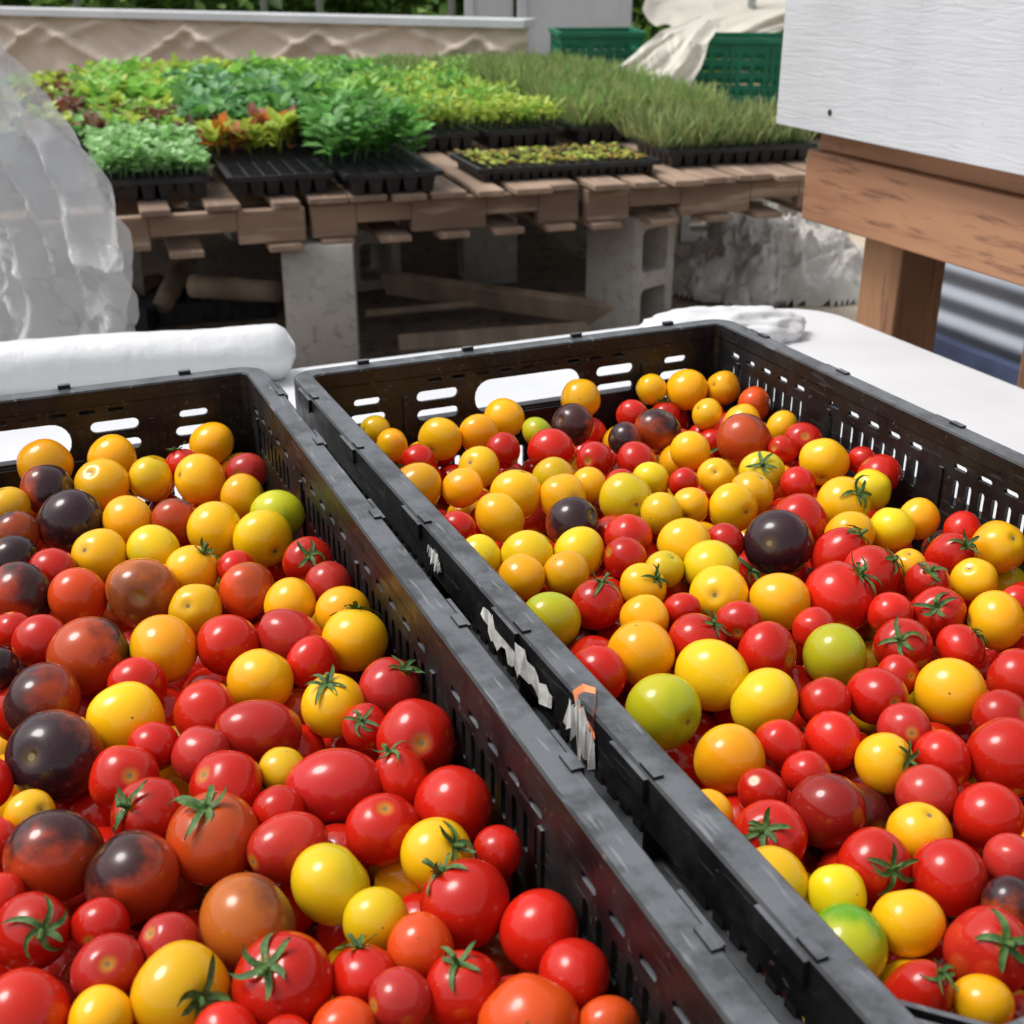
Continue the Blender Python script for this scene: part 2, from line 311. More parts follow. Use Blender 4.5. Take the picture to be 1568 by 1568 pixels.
def usphere(nr,ns):
    V=[(0,0,1)]
    for i in range(1,nr):
        t=math.pi*i/nr
        for j in range(ns):
            a=2*math.pi*j/ns; V.append((math.sin(t)*math.cos(a),math.sin(t)*math.sin(a),math.cos(t)))
    V.append((0,0,-1)); L=[];St=[]
    def f(*q): St.append(len(L)); L.extend(q)
    for j in range(ns): f(0,1+j,1+(j+1)%ns)
    for i in range(nr-2):
        for j in range(ns):
            a=1+i*ns+j; b_=1+i*ns+(j+1)%ns; f(a,a+ns,b_+ns,b_)
    e=len(V)-1; o_=1+(nr-2)*ns
    for j in range(ns): f(e,o_+(j+1)%ns,o_+j)
    return np.array(V),np.array(L),np.array(St)
SPH={1:usphere(26,36),0:usphere(14,20)}
def pack(mw,hs,side,seed,CL):
    rg=np.random.default_rng(seed); inv=mw.inverted()
    P=[];R_=[];T_=[]
    hx,hy=CW/2-LIP-.001,CL/2-LIP-.001
    for row in hs.split(','):
        x,y,rp,ty=row.split(); x,y,rp=float(x),float(y),float(rp)
        z=RIM-.046+rg.uniform(-.005,.005)
        p_,t=onz(x,y,z); P.append(inv@p_); R_.append(min(max(rp*t/F*1.0,.0112),.0225))
        if ty in 'RP' and rg.random()<.14: ty+='c'
        T_.append(ty)
    nh=len(P)
    nf=840
    P=np.array([tuple(q) for q in P]); R_=np.array(R_)
    fp=np.stack([rg.uniform(-hx,hx,nf),rg.uniform(-hy,hy,nf),rg.uniform(.012,HC-.068,nf)],1); fr=rg.uniform(.0125,.0185,nf)
    P=np.vstack([P,fp]).astype(np.float32); R_=np.concatenate([R_,fr]).astype(np.float32); n_=len(P)
    w=np.ones(n_,np.float32); w[:nh]=.15
    lo=np.stack([-hx+R_,-hy+R_,.009+R_],1); hi=np.stack([hx-R_,hy-R_,np.full(n_,HC-.064)],1); hi[:nh,2]=HC-.034
    rs=(R_[:,None]+R_[None])*.97; wr=w[:,None]/(w[:,None]+w[None])
    for it in range(100):
        D=P[:,None]-P[None]; d=np.sqrt((D**2).sum(-1))+1e-6; ov=rs-d; ov[ov<0]=0; np.fill_diagonal(ov,0)
        D*=(ov/d*wr*.55)[:,:,None]; P+=D.sum(1)
        P[:nh,2]+=(HC-.046-P[:nh,2])*.03
        P=np.clip(P,lo,hi)
    for i in range(nf):
        x,y,z=P[nh+i]; q=rg.random(); far=y/hy
        if side=='R': ty='Y' if q<.10+.2*max(far,0) else 'y' if q<.15+.15*max(far,0) else 'P' if q<.30 else 'b' if q<.37 else 'B' if q<.39 else 'R'
        else:
            lf=-x/hx
            ty='Y' if q<.08+.3*max(far,0) else 'B' if q<.20+.2*max(lf,0)+.2*max(far,0) else 'P' if q<.42 else 'O' if q<.55 else 'R'
        if rg.random()<.26: ty+='c'
        T_.append(ty)
    return P,R_,T_,nh
def tomatoes(name,mw,hs,side,seed,CL):
    P,R_,T_,nh=pack(mw,hs,side,seed,CL); rg=np.random.default_rng(seed+5)
    VV=[];LL=[];SS=[];MI=[];A1=[];A2=[];A3=[];A4=[]; vo=0;lo=0
    for i in range(len(P)):
        ty=T_[i]; c1,c2,mk,thr,zs=TY[ty[0]]; cal='c' in ty; hint=i<nh
        hi=hint or P[i,2]>HC-.085
        if not hint and not hi: cal=False
        V,L,St=SPH[1 if hi else 0]
        if ty[0] in 'RP' and rg.random()<.12: zs=rg.uniform(1.05,1.22)
        j=rg.normal(0,.09,3)
        cc1=np.clip(np.array(c1)*(1+j[0])*np.array([1,1+j[1]*1.1,1]),0,1); cc2=np.clip(np.array(c2)*(1+j[2]),0,1)
        if cal: d=Vector((rg.normal(0,.5),-.35+rg.normal(0,.5),.9))
        elif ty[0] in 'BDbo': d=Vector((rg.normal(0,1.),rg.normal(0,1.),.6))
        elif zs>1.04: d=Vector((rg.normal(0,1),rg.normal(0,1),.25))
        else: d=Vector(rg.normal(0,1,3))
        q=Vector((0,0,1)).rotation_difference(d.normalized()).to_matrix()@Matrix.Rotation(rg.uniform(0,6.28),3,'Z')
        Q=np.array(q)
        X=V.copy(); rho=np.hypot(X[:,0],X[:,1]); ph=np.arctan2(X[:,1],X[:,0])
        zs2=zs*(1+rg.normal(0,.04)); dim=rg.uniform(.05,.14); k=rg.uniform(0,.035); p0=rg.uniform(0,6.28); nl=rg.integers(2,6)
        lob=1+k*np.cos(nl*ph+p0)*rho
        tilt=rg.normal(0,.04,2)
        Z=X[:,2]*zs2*(1+tilt[0]*X[:,0]+tilt[1]*X[:,1])-(X[:,2]>0)*dim*np.exp(-(rho/.22)**2)
        sq=1 if zs<1.04 else .93
        Y3=np.stack([X[:,0]*lob*sq,X[:,1]*lob*sq*(1+rg.normal(0,.03)),Z],1)*R_[i]*(1.02 if zs<1.04 else 1.0)
        VV.append(Y3@Q.T+P[i]); LL.append(L+vo); SS.append(St+lo); MI.append(np.zeros(len(St),int)); n_=len(V)
        A1.append(V); A2.append(np.tile([*cc1,1],(n_,1))); A3.append(np.tile([*cc2,1],(n_,1))); A4.append(np.tile([mk,thr+rg.normal(0,.2),rg.random()],(n_,1)))
        vo+=n_; lo+=len(L)
        if cal:
            r=R_[i]; vs=[];ls=[];st=[]
            ns=rg.integers(5,7); ph0=rg.uniform(0,6.28)
            for s in range(ns):
                a=ph0+s*2*math.pi/ns+rg.normal(0,.16); ln=rg.uniform(.5,.98); cu=rg.uniform(-.05,.6); tw=rg.normal(0,.45)
                K=7; b0=len(vs)
                for m_ in range(K):
                    t=m_/(K-1); rh=.03+ln*t*.9; zz=zs2*math.sqrt(max(0,1-min(rh,.98)**2))-dim*math.exp(-(rh/.22)**2)+.045+cu*t*t*.8+.04*math.sin(t*5+s)
                    wd=.115*(1-t)**.6*(.55+.9*t) +.004; aa=a+tw*t*t
                    for e_,up in((-1,.035),(0,0),(1,.035)):
                        vs.append(((rh*math.cos(aa)-e_*wd*math.sin(aa))*r,(rh*math.sin(aa)+e_*wd*math.cos(aa))*r,(zz+up)*r))
                for m_ in range(K-1):
                    for e_ in(0,1):
                        c=b0+m_*3+e_; st.append(len(ls)); ls+= [c,c+1,c+4,c+3]
            b0=len(vs); sh=rg.uniform(.15,.5); lx,ly=rg.normal(0,.12,2)
            for m_ in range(4):
                t=m_/3; rad=.085*(1-.35*t)+(.03 if m_==3 else 0)
                for g in range(6):
                    a=g*math.pi/3; vs.append(((rad*math.cos(a)+lx*t)*r,(rad*math.sin(a)+ly*t)*r,(zs2-dim+.0+sh*t)*r))
            for m_ in range(3):
                for g in range(6):
                    c=b0+m_*6; st.append(len(ls)); ls+=[c+g,c+(g+1)%6,c+6+(g+1)%6,c+6+g]
            st.append(len(ls)); ls+=[b0+18+g for g in range(6)]
            VV.append(np.array(vs)@Q.T+P[i]); LL.append(np.array(ls)+vo); SS.append(np.array(st)+lo); MI.append(np.ones(len(st),int)); n_=len(vs)
            A1.append(np.zeros((n_,3))); A2.append(np.ones((n_,4))); A3.append(np.ones((n_,4))); A4.append(np.zeros((n_,3))); vo+=n_; lo+=len(ls)
    me=npmesh(name,np.vstack(VV),np.concatenate(LL),np.concatenate(SS),np.concatenate(MI),{'tloc':('FLOAT_VECTOR',np.vstack(A1)),'tcol':('FLOAT_COLOR',np.vstack(A2)),'tcol2':('FLOAT_COLOR',np.vstack(A3)),'tpar':('FLOAT_VECTOR',np.vstack(A4))})
    ob=link(name,me,[M['tom'],M['calyx']]); ob.matrix_world=mw
tomatoes('cherry_tomatoes',ML,HL,'L',3,CLL); tomatoes('cherry_tomatoes',MR,HR,'R',4,CLR)
# ---------------------------------------------------------------- table
AX=Vector((.916,.401,0)).normalized(); BX=Vector((.401,-.916,0)).normalized()
def ab(a,b,z): 
    q=AX*a+BX*b; return Vector((q.x,q.y,z))
ANG=math.atan2(AX.y,AX.x)
tA0,tA1,tB0,tB1=-.75,1.17,-1.545,-.05
bm=bmesh.new(); addpanel(bm,[rr(0,0,tA1-tA0,tB1-tB0,.09,10)],.035,Matrix.Identity(4),.006)
for sx in(-1,1):
    for sy in(-1,1):
        bmesh.ops.create_cone(bm,cap_ends=True,segments=16,radius1=.016,radius2=.016,depth=TAB-.035,matrix=Matrix.Translation((sx*.75,sy*.55,-(TAB-.035)/2-.0165)))
    box(bm,(sx*.75,0,-.06),(.03,1.1,.03))
c=ab((tA0+tA1)/2,(tB0+tB1)/2,TAB-.0175)
bmobj('white_plastic_table',bm,[M['white']],frame(c.x,c.y,c.z,ANG))
# ---------------------------------------------------------------- ground
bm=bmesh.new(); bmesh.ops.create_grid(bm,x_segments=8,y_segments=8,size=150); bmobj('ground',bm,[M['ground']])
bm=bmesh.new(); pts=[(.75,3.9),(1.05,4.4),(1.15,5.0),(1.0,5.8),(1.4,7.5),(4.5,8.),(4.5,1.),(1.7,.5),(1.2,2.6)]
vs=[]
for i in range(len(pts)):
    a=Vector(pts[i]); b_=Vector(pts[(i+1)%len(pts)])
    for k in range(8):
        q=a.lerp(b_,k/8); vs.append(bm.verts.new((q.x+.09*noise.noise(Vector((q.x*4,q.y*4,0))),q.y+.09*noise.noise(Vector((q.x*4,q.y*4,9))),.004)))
bm.faces.new(vs); bmesh.ops.triangulate(bm,faces=bm.faces); bmobj('sunlit_sand_patch',bm,[M['sunlit_sand']])  # sunlit part of the ground, painted as a separate brighter sheet
# ---------------------------------------------------------------- sheets
def sheet(name,Lb,Rb,nu,nv,amp,freq,seed,mat,crumple=.3,crs=9,aniso=.7):
    def samp(P,t):
        k=t*(len(P)-1); i=min(int(k),len(P)-2); return Vector(P[i]).lerp(Vector(P[i+1]),k-i)
    bm=bmesh.new(); G=[]
    for j in range(nv+1):
        row=[]; t=j/nv; a,b_=samp(Lb,t),samp(Rb,t); nrm=(b_-a).cross(Vector((0,0,1)))
        if nrm.length<1e-5: nrm=Vector((0,-1,0))
        nrm.normalize()
        for i in range(nu+1):
            s=i/nu; q=a.lerp(b_,s)
            w_=noise.noise(Vector((s*freq,t*1.3,seed)))+.5*noise.noise(Vector((s*freq*2.3+t*2,t*2.5+4,seed)))
            wq=Vector((q.x*crs+q.z*crs*.55,q.z*crs*aniso*.5,seed+9)); wq+=.6*Vector((noise.noise(wq*.5),noise.noise(wq*.5+Vector((7,0,0))),0))
            cr=math.sqrt(abs(noise.noise(wq))+.01)+.5*math.sqrt(abs(noise.noise(wq*2.3+Vector((3,0,0))))+.01)+.25*math.sqrt(abs(noise.noise(wq*4.7+Vector((1,4,0))))+.01)
            q=q+nrm*(amp*w_-amp*crumple*cr)+Vector((0,0,amp*.4*noise.noise(Vector((s*4,t*4,seed+1)))))
            row.append(bm.verts.new(q))
        G.append(row)
    for j in range(nv):
        for i in range(nu): bm.faces.new((G[j][i],G[j][i+1],G[j+1][i+1],G[j+1][i]))
    return bmobj(name,bm,[mat],None,0,True)
Rb=[(-.84,1.98,1.22),(-.775,1.95,1.00),(-.72,1.92,.91),(-.64,1.90,.82),(-.60,1.88,.73),(-.585,1.86,.64),(-.60,1.84,.55),(-.62,1.84,.05)]
Lb=[(-1.15,2.1,1.22),(-1.3,2.05,1.00),(-1.35,2.0,.91),(-1.4,2.0,.82),(-1.4,1.95,.73),(-1.4,1.9,.64),(-1.4,1.9,.55),(-1.4,1.9,.05)]
sheet('clear_plastic_curtain',Lb,Rb,320,240,.085,14,3.3,M['film'],crumple=1.0,crs=11,aniso=.9)
Lb2=[(x-.02,y+.14,z) for x,y,z in Lb]; Rb2=[(x-.04,y+.12,z) for x,y,z in Rb]
sheet('clear_plastic_curtain',Lb2,Rb2,160,120,.08,9,8.1,M['film'],crumple=.8,crs=8,aniso=.8)
bm=bmesh.new(); L_=.62; r0=.036; rings=[]
for i in range(61):
    t=i/60; x=-L_+L_*t; rr_=r0*(1-.75*max(0,(t-.955)/.045)**3)
    row=[]
    for j in range(40):
        a=2*math.pi*j/40; k=rr_*(1+.07*noise.noise(Vector((x*9,math.cos(a)*1.5,math.sin(a)*1.5)))+.05*abs(noise.noise(Vector((x*30,math.cos(a)*3,math.sin(a)*3)))))
        row.append(bm.verts.new((x,k*math.cos(a),r0*.93+k*math.sin(a)*.95)))
    rings.append(row)
for i in range(60):
    for j in range(40): bm.faces.new((rings[i][j],rings[i+1][j],rings[i+1][(j+1)%40],rings[i][(j+1)%40]))
bm.faces.new(rings[-1]); bm.faces.new(rings[0][::-1])
e,_=onz(452,540,TAB+.03)
bmobj('plastic_film_roll',bm,[M['roll']],frame(e.x,e.y,TAB,math.radians(14)),smooth=True)
def lump(name,c,s,ang,mat,seed,amp=.25,fr=2.2,sub=5,hf=1.):
    bm=bmesh.new(); bmesh.ops.create_icosphere(bm,subdivisions=sub,radius=1)
    for v in bm.verts:
        q=v.co.copy(); d=1+amp*(1-2*abs(noise.noise(q*fr+Vector((seed,0,0)))))+hf*amp*.5*(1-2*abs(noise.noise(q*fr*2.3+Vector((0,seed,0)))))+hf*amp*.25*noise.noise(q*fr*6)
        q*=d; q.z=max(q.z,-.15); v.co=Vector((q.x*s[0],q.y*s[1],q.z*s[2]))
    return bmobj(name,bm,[mat],frame(c[0],c[1],c[2]+.15*s[2],ang),smooth=True)
c,_=onz(1098,500,TAB+.02); lump('white_cloth_bundle',(c.x,c.y,TAB),(.115,.045,.036),ANG-.15,M['roll'],2,.16,1.6)
# crumpled tarp: a creased sheet thrown on the ground
def tarp(name,c,sx_,sy_,h,ang,seed,nn_=150):
    bm=bmesh.new(); G=[]
    for j in range(nn_+1):
        row=[]
        for i in range(nn_+1):
            u,v_=i/nn_*2-1,j/nn_*2-1
            rad=math.hypot(u,v_)*(1+.25*noise.noise(Vector((u*1.5,v_*1.5,seed)))); 
            q=Vector((u*2.2,v_*2.2,seed)); q+=.5*Vector((noise.noise(q),noise.noise(q+Vector((5,5,0))),0))
            cre=.45*math.sqrt(abs(noise.noise(q*1.3)))+.30*math.sqrt(abs(noise.noise(q*2.7+Vector((2,0,0)))))+.15*math.sqrt(abs(noise.noise(q*5.5)))
            dome=max(0,1-rad*rad)**.6
            z=h*dome*(1.15-cre)+.02*dome*noise.noise(q*3)
            row.append(bm.verts.new((u*sx_+.05*noise.noise(q*1.4+Vector((9,0,0))),v_*sy_+.05*noise.noise(q*1.4),z+.008 if rad<1 else .006)))
        G.append(row)
    for j in range(nn_):
        for i in range(nn_):
            u,v_=(i+.5)/nn_*2-1,(j+.5)/nn_*2-1
            if math.hypot(u,v_)*(1+.25*noise.noise(Vector((u*1.5,v_*1.5,seed))))<1.0: bm.faces.new((G[j][i],G[j][i+1],G[j+1][i+1],G[j+1][i]))
    bmesh.ops.delete(bm,geom=[v for v in bm.verts if not v.link_faces],context='VERTS')
    return bmobj(name,bm,[M['hood']],frame(c[0],c[1],0,ang),smooth=True)
# ---------------------------------------------------------------- bench (pallets)
BZ=.52; BO=Vector((-1.05,3.30,0)); BA=math.atan2(.31,.95); BM=frame(BO.x,BO.y,0,BA)
def pallet(name,s0,w0,sl,wl,seed):
    rnd=random.Random(seed); bm=bmesh.new()
    for k in range(3):
        w=w0+.035+k*(wl-.07)/2+ (rnd.uniform(-.01,.01) if k else 0)
        for (a_,b_,lo_) in ((0,.16,0),(.16,.36,.035),(.36,.64,0),(.64,.84,.035),(.84,1,0)):
            box(bm,(s0+sl*(a_+b_)/2,w,BZ-.02-.045+lo_/2),(sl*(b_-a_)-.0005,.04,.09-lo_),1)
    nb=7
    for i in range(nb):
        x=s0+.05+i*(sl-.1)/(nb-1)+rnd.uniform(-.008,.008)
        box(bm,(x,w0+wl/2+rnd.uniform(-.02,.02)-.012,BZ-.009+rnd.uniform(0,.003)),(.098+rnd.uniform(-.025,.012),wl+.02,.018),0,Matrix.Rotation(rnd.uniform(-.015,.015),4,'Z'))
    for i in range(5):
        x=s0+.06+i*(sl-.12)/4
        box(bm,(x,w0+wl/2-.01,BZ-.121),(.09,wl+.01,.018),0,Matrix.Rotation(rnd.uniform(-.015,.015),4,'Z'))
    bmobj(name,bm,[M['wood'],M['woodx']],BM,.004)
ps=[(-.62,1.14),(.54,.78),(1.34,.82)]
for i,(s0,sl) in enumerate(ps):
    for j in range(3):
        pallet('wooden_pallet',s0,.0+j*1.04+(.02 if i==1 else 0),sl,1.02,i*5+j)
def block(pos,ang,lying=False,s=1):
    bm=bmesh.new(); addpanel(bm,[rr(0,.2,.195,.395,.004,1),rr(0,.105,.125,.135,.02,3),rr(0,.29,.125,.135,.02,3)],.195,Matrix.Rotation(math.pi/2,4,'X'),.002)
    mw=frame(pos[0],pos[1],pos[2],ang)
    if lying: mw=mw@Matrix.Translation((0.2,0,.1))@Matrix.Rotation(-math.pi/2,4,'Y')
    bmobj('concrete_block',bm,[M['conc']],mw)
def bw(s,w,z=0): q=BM@Vector((s,w,z)); return q
block(bw(.565,.10),BA+math.pi/2-.22)
block(bw(1.56,.20),BA+math.radians(28))
for s,w,a in((-.45,.1,1.5),(.0,1.0,.1),(.9,1.1,.2),(2.0,1.1,0.1),(-.4,2.0,0),(.6,2.1,.1),(1.6,2.1,1.5),(2.0,2.9,.2),(.5,2.9,0),(-.4,2.95,1.5),(1.35,1.05,1.4)):
    block(bw(s,w),BA+a)
c=onz(1140,362,0)[0]; block((c.x-.12,c.y,0),BA-.1,True); block((c.x-.1,c.y+.02,.2),BA-.05,True)
def stick(name,p0,p1,r,mat,square=False):
    p0,p1=Vector(p0),Vector(p1); d=p1-p0; bm=bmesh.new()
    if square: box(bm,(0,0,0),(r*2.6,r,d.length))
    else:
        bmesh.ops.create_cone(bm,cap_ends=True,segments=14,radius1=r,radius2=r*.88,depth=d.length)
        bmesh.ops.subdivide_edges(bm,edges=[e for e in bm.edges if abs(e.verts[0].co.z-e.verts[1].co.z)>.01],cuts=8)
        for v in bm.verts: v.co+=Vector((noise.noise(v.co*3)*.02,noise.noise(v.co*3+Vector((5,0,0)))*.02,0))
    q=Vector((0,0,1)).rotation_difference(d.normalized()).to_matrix().to_4x4()
    bmobj(name,bm,[mat],Matrix.Translation((p0+p1)/2)@q,0 if not square else .003,smooth=not square)
G=lambda x,y,z=0.: onz(x,y,z)[0]
stick('wooden_log',G(295,438,.14),G(425,448,.14),.038,M['log'])
stick('wooden_log',G(250,465,.08),G(295,385,.14),.035,M['log'])
stick('wooden_log',G(160,460,.08),G(245,432,.08),.035,M['log'])
stick('wooden_plank',G(590,432,.10),G(955,484,.08),.032,M['log'],True)
stick('wooden_log',G(560,480,.06),G(945,448,.06),.014,M['log'])
stick('wooden_plank',G(610,525,.02),G(960,500,.02),.02,M['log'],True)
for i,(x,y) in enumerate(((330,478),(220,482))):
    bm=bmesh.new()
    for k in range(9): box(bm,((k-4)*.045,0,.04),(.012,.26,.08)); 
    for k in range(6): box(bm,(0,(k-2.5)*.05,.035),(.38,.01,.07))
    c=G(x,y); bmobj('black_plastic_basket',bm,[M['tray']],frame(c.x,c.y,0,.3+i),.002)
c=G(1180,450); tarp('crumpled_tarp_pile',(c.x+.02,c.y+.12),.36,.34,.30,.3,5.5)
c=G(1100,452); tarp('crumpled_tarp_pile',(c.x+.0,c.y+.05),.20,.22,.18,.9,12.5,90)
# ---------------------------------------------------------------- seedling trays
def tray(s0,s1,w0,w1,cs=.045,h=.055,soil=True):
    bm=bmesh.new(); nx=max(1,round((s1-s0-.02)/cs)); ny=max(1,round((w1-w0-.02)/cs)); dx=(s1-s0-.02)/nx; dy=(w1-w0-.02)/ny; z0=BZ+.004
    for i in range(nx):
        for j in range(ny):
            x,y=s0+.01+dx*(i+.5),w0+.01+dy*(j+.5); hxx,hyy=dx/2*.94,dy/2*.94
            T=[bm.verts.new((x+a*hxx,y+b_*hyy,z0+h)) for a,b_ in((-1,-1),(1,-1),(1,1),(-1,1))]
            B=[bm.verts.new((x+a*hxx*.62,y+b_*hyy*.62,z0)) for a,b_ in((-1,-1),(1,-1),(1,1),(-1,1))]
            for k in range(4): bm.faces.new((B[k],B[(k+1)%4],T[(k+1)%4],T[k]))
            bm.faces.new(B[::-1])
            if soil:
                q=.93; bm.faces.new([bm.verts.new((x+a*hxx*q,y+b_*hyy*q,z0+h*.86)) for a,b_ in((-1,-1),(1,-1),(1,1),(-1,1))]).material_index=1
    for i in range(nx+1): box(bm,(s0+.01+dx*i,(w0+w1)/2,z0+h),(dx*.1,w1-w0-.004,.003))
    for j in range(ny+1): box(bm,((s0+s1)/2,w0+.01+dy*j,z0+h),(s1-s0-.004,dy*.1,.0032))
    for a in(s0,s1): box(bm,(a,(w0+w1)/2,z0+h-.004),(.008,w1-w0+.008,.014))
    for a in(w0,w1): box(bm,((s0+s1)/2,a,z0+h-.004),(s1-s0+.006,.008,.0145))
    bmobj('seedling_tray',bm,[M['tray'],M['soil']],BM); return z0+h
def leaves(name,pts,dirs,lens,wids,cols,mw=None,cup=.15):
    n_=len(pts); d=dirs/np.linalg.norm(dirs,axis=1)[:,None]
    up=np.array([0,0,1.])+rng.normal(0,.25,(n_,3)); side=np.cross(d,up); side/=np.linalg.norm(side,axis=1)[:,None]+1e-6; nr=np.cross(side,d)
    tpl=[(0,0,0),(.35,.45,.35),(.75,.38,.3),(1,0,-.15),(.75,-.38,.3),(.35,-.45,.35)]
    V=np.zeros((n_,6,3))
    for k,(l,s,u) in enumerate(tpl):
        V[:,k]=pts+d*(l*lens)[:,None]+side*(s*wids)[:,None]+nr*(u*cup*wids*1.5+(-.2*l*l*lens))[:,None]
    base=np.arange(n_)*6; Lp=np.stack([base,base+1,base+2,base+3,base,base+3,base+4,base+5],1).ravel(); St=np.arange(n_*2)*4
    C=np.repeat(np.concatenate([np.clip(cols,0,.9),np.ones((n_,1))],1)[:,None],6,1)
    me=npmesh(name,V.reshape(-1,3),Lp,St,None,{'lcol':('FLOAT_COLOR',C.reshape(-1,4))})
    ob=link(name,me,[M['leaf']]); 
    if mw is not None: ob.matrix_world=mw
    return ob
def plants(name,s0,s1,w0,w1,sp,ht,nl,ll,lw,cols,z,spread=.7,hv=.3,upr=.5):
    xs=np.arange(s0+sp/2,s1,sp); ys=np.arange(w0+sp/2,w1,sp); X,Y=np.meshgrid(xs,ys); X=X.ravel();Y=Y.ravel(); k=len(X)
    X=X+rng.normal(0,sp*.15,k);Y=Y+rng.normal(0,sp*.15,k); 
    lowf=np.array([noise.noise(Vector((x*5,y*5,s0*3))) for x,y in zip(X,Y)]); H=ht*(1+rng.normal(0,hv*.5,k)+lowf*.5)
    keep=rng.random(k)>.06; X,Y,H=X[keep],Y[keep],H[keep]; k=len(X)
    n_=k*nl; az=rng.uniform(0,6.283,n_); q=np.sqrt(rng.random(n_))
    PX=np.repeat(X,nl)+np.cos(az)*q*sp*spread*.4;PY=np.repeat(Y,nl)+np.sin(az)*q*sp*spread*.4;PZ=z+np.repeat(H,nl)*(.25+.75*rng.random(n_)**.6)
    D=np.stack([np.cos(az)*(1-upr*rng.random(n_)),np.sin(az)*(1-upr*rng.random(n_)),upr*(.2+rng.random(n_))*1.2],1)
    L=ll*rng.uniform(.6,1.25,n_); Wd=lw*rng.uniform(.7,1.2,n_)
    ci=rng.choice(len(cols),k,p=np.array([c[1] for c in cols])/sum(c[1] for c in cols)); base=np.array([c[0] for c in cols])[ci]; C=np.repeat(base,nl,0)*rng.uniform(.7,1.35,(n_,1))*1.25
    sp_=np.stack([X,Y,np.full(k,z)],1); sd=np.stack([rng.normal(0,.1,k),rng.normal(0,.1,k),np.ones(k)],1)
    P=np.vstack([np.stack([PX,PY,PZ],1),sp_]); DD=np.vstack([D,sd]); LL=np.concatenate([L,H]); WW=np.concatenate([Wd,np.full(k,.004)]); CC=np.vstack([C,base])
    return leaves(name,P,DD,LL,WW,CC,BM)
def grass(name,s0,s1,w0,w1,n_,ht,wd,cols,z):
    P=np.stack([rng.uniform(s0,s1,n_),rng.uniform(w0,w1,n_),np.full(n_,z)],1); D=np.stack([rng.normal(0,.28,n_),rng.normal(0,.28,n_),np.ones(n_)],1)
    C=np.array([c[0] for c in cols])[rng.integers(0,len(cols),n_)]*rng.uniform(.7,1.35,(n_,1))*1.6
    return leaves(name,P,D,ht*rng.uniform(.5,1.2,n_),np.full(n_,wd),C,BM)
gB=(.21,.42,.07); gM=(.11,.28,.06); gD=(.055,.16,.03); gY=(.37,.46,.07); gP=(.28,.47,.20); rL=(.24,.06,.03); oL=(.55,.20,.03); brn=(.14,.065,.035); olv=(.27,.31,.13)
z=tray(.00,.29,.10,.66); plants('microgreen_seedlings',.0,.28,.11,.64,.020,.060,9,.026,.024,[(gP,3),((.22,.42,.14),2)],z,1.2,.25,.6)
z=tray(.33,.61,.06,.60,soil=False); plants('red_lettuce_seedlings',.32,.58,.36,.62,.045,.07,11,.055,.04,[(rL,2),(oL,1.8),(gY,2.2)],z,1,.4,.8)
z=tray(.635,.90,.0,.54); plants('basil_seedlings',.60,.90,.12,.62,.048,.11,15,.052,.042,[(gM,3),((.14,.35,.08),2)],z,1.1,.4,.5)
z=tray(1.04,1.60,.10,.40,.03,.035); plants('lettuce_seedlings',1.06,1.58,.12,.38,.034,.014,4,.02,.013,[(gY,2),((.40,.30,.05),1.4)],z,1,.4,.4)
z=tray(1.66,2.16,.16,.46,.045,.05); grass('onion_seedlings',1.64,2.16,.18,.50,2200,.11,.0035,[(olv,1),((.30,.31,.14),1),((.18,.27,.10),1)],z)
tray(-.32,-.04,.10,.66,soil=False)
rowspec=[
 (.70,[(-.60,-.02,'red_lettuce_seedlings',[(brn,2.6),((.20,.06,.03),1.4),(gM,1),(gY,1.4)],.06,.045,.032),
       (.0,.30,'red_lettuce_seedlings',[(brn,2.3),(gB,1.6),(gY,1.5)],.06,.045,.03),
       (.32,.62,'kale_seedlings',[((.14,.31,.13),3),(gM,2)],.09,.05,.045),
       (.64,.92,'basil_seedlings',[(gM,3),(gB,1.5)],.10,.055,.04),
       (.94,1.22,'celery_seedlings',[(gB,2),(gY,2)],.08,.03,.016),
       (1.24,1.52,'celery_seedlings',[(gY,3),(gB,1)],.08,.03,.016),
       (1.56,2.12,'G','',.12,0,0)]),
 (1.28,[(-.62,-.02,'red_lettuce_seedlings',[(brn,2.2),(gB,1.4),(gY,1.6)],.06,.05,.035),
       (.0,.30,'lettuce_seedlings',[(gB,3),(gY,1.2)],.08,.055,.035),
       (.32,.62,'kale_seedlings',[((.16,.34,.15),3),(gM,1)],.09,.05,.045),
       (.64,.92,'celery_seedlings',[(gB,2),(gM,1.4)],.10,.035,.02),
       (.94,1.5,'celery_seedlings',[(gB,2),(gY,1),(gM,1)],.09,.03,.014),
       (1.54,2.12,'G','',.13,0,0)]),
 (1.86,[(-.62,-.02,'red_lettuce_seedlings',[(brn,1.8),(gB,1.4),(gY,2)],.05,.05,.035),
       (.0,.60,'lettuce_seedlings',[(gB,3),(gY,2)],.08,.06,.04),
       (.64,1.2,'kale_seedlings',[(gB,2),(gM,2)],.08,.045,.03),
       (1.24,2.12,'G','',.12,0,0)]),
 (2.44,[(-.62,.30,'lettuce_seedlings',[(gB,2),(gY,2),(brn,.4)],.02,.04,.03),
       (.32,.92,'lettuce_seedlings',[(gB,3),(gY,1)],.05,.045,.03),
       (.94,1.5,'celery_seedlings',[(gM,2),(gB,1.5)],.05,.04,.02),
       (1.54,2.12,'G','',.08,0,0)])]
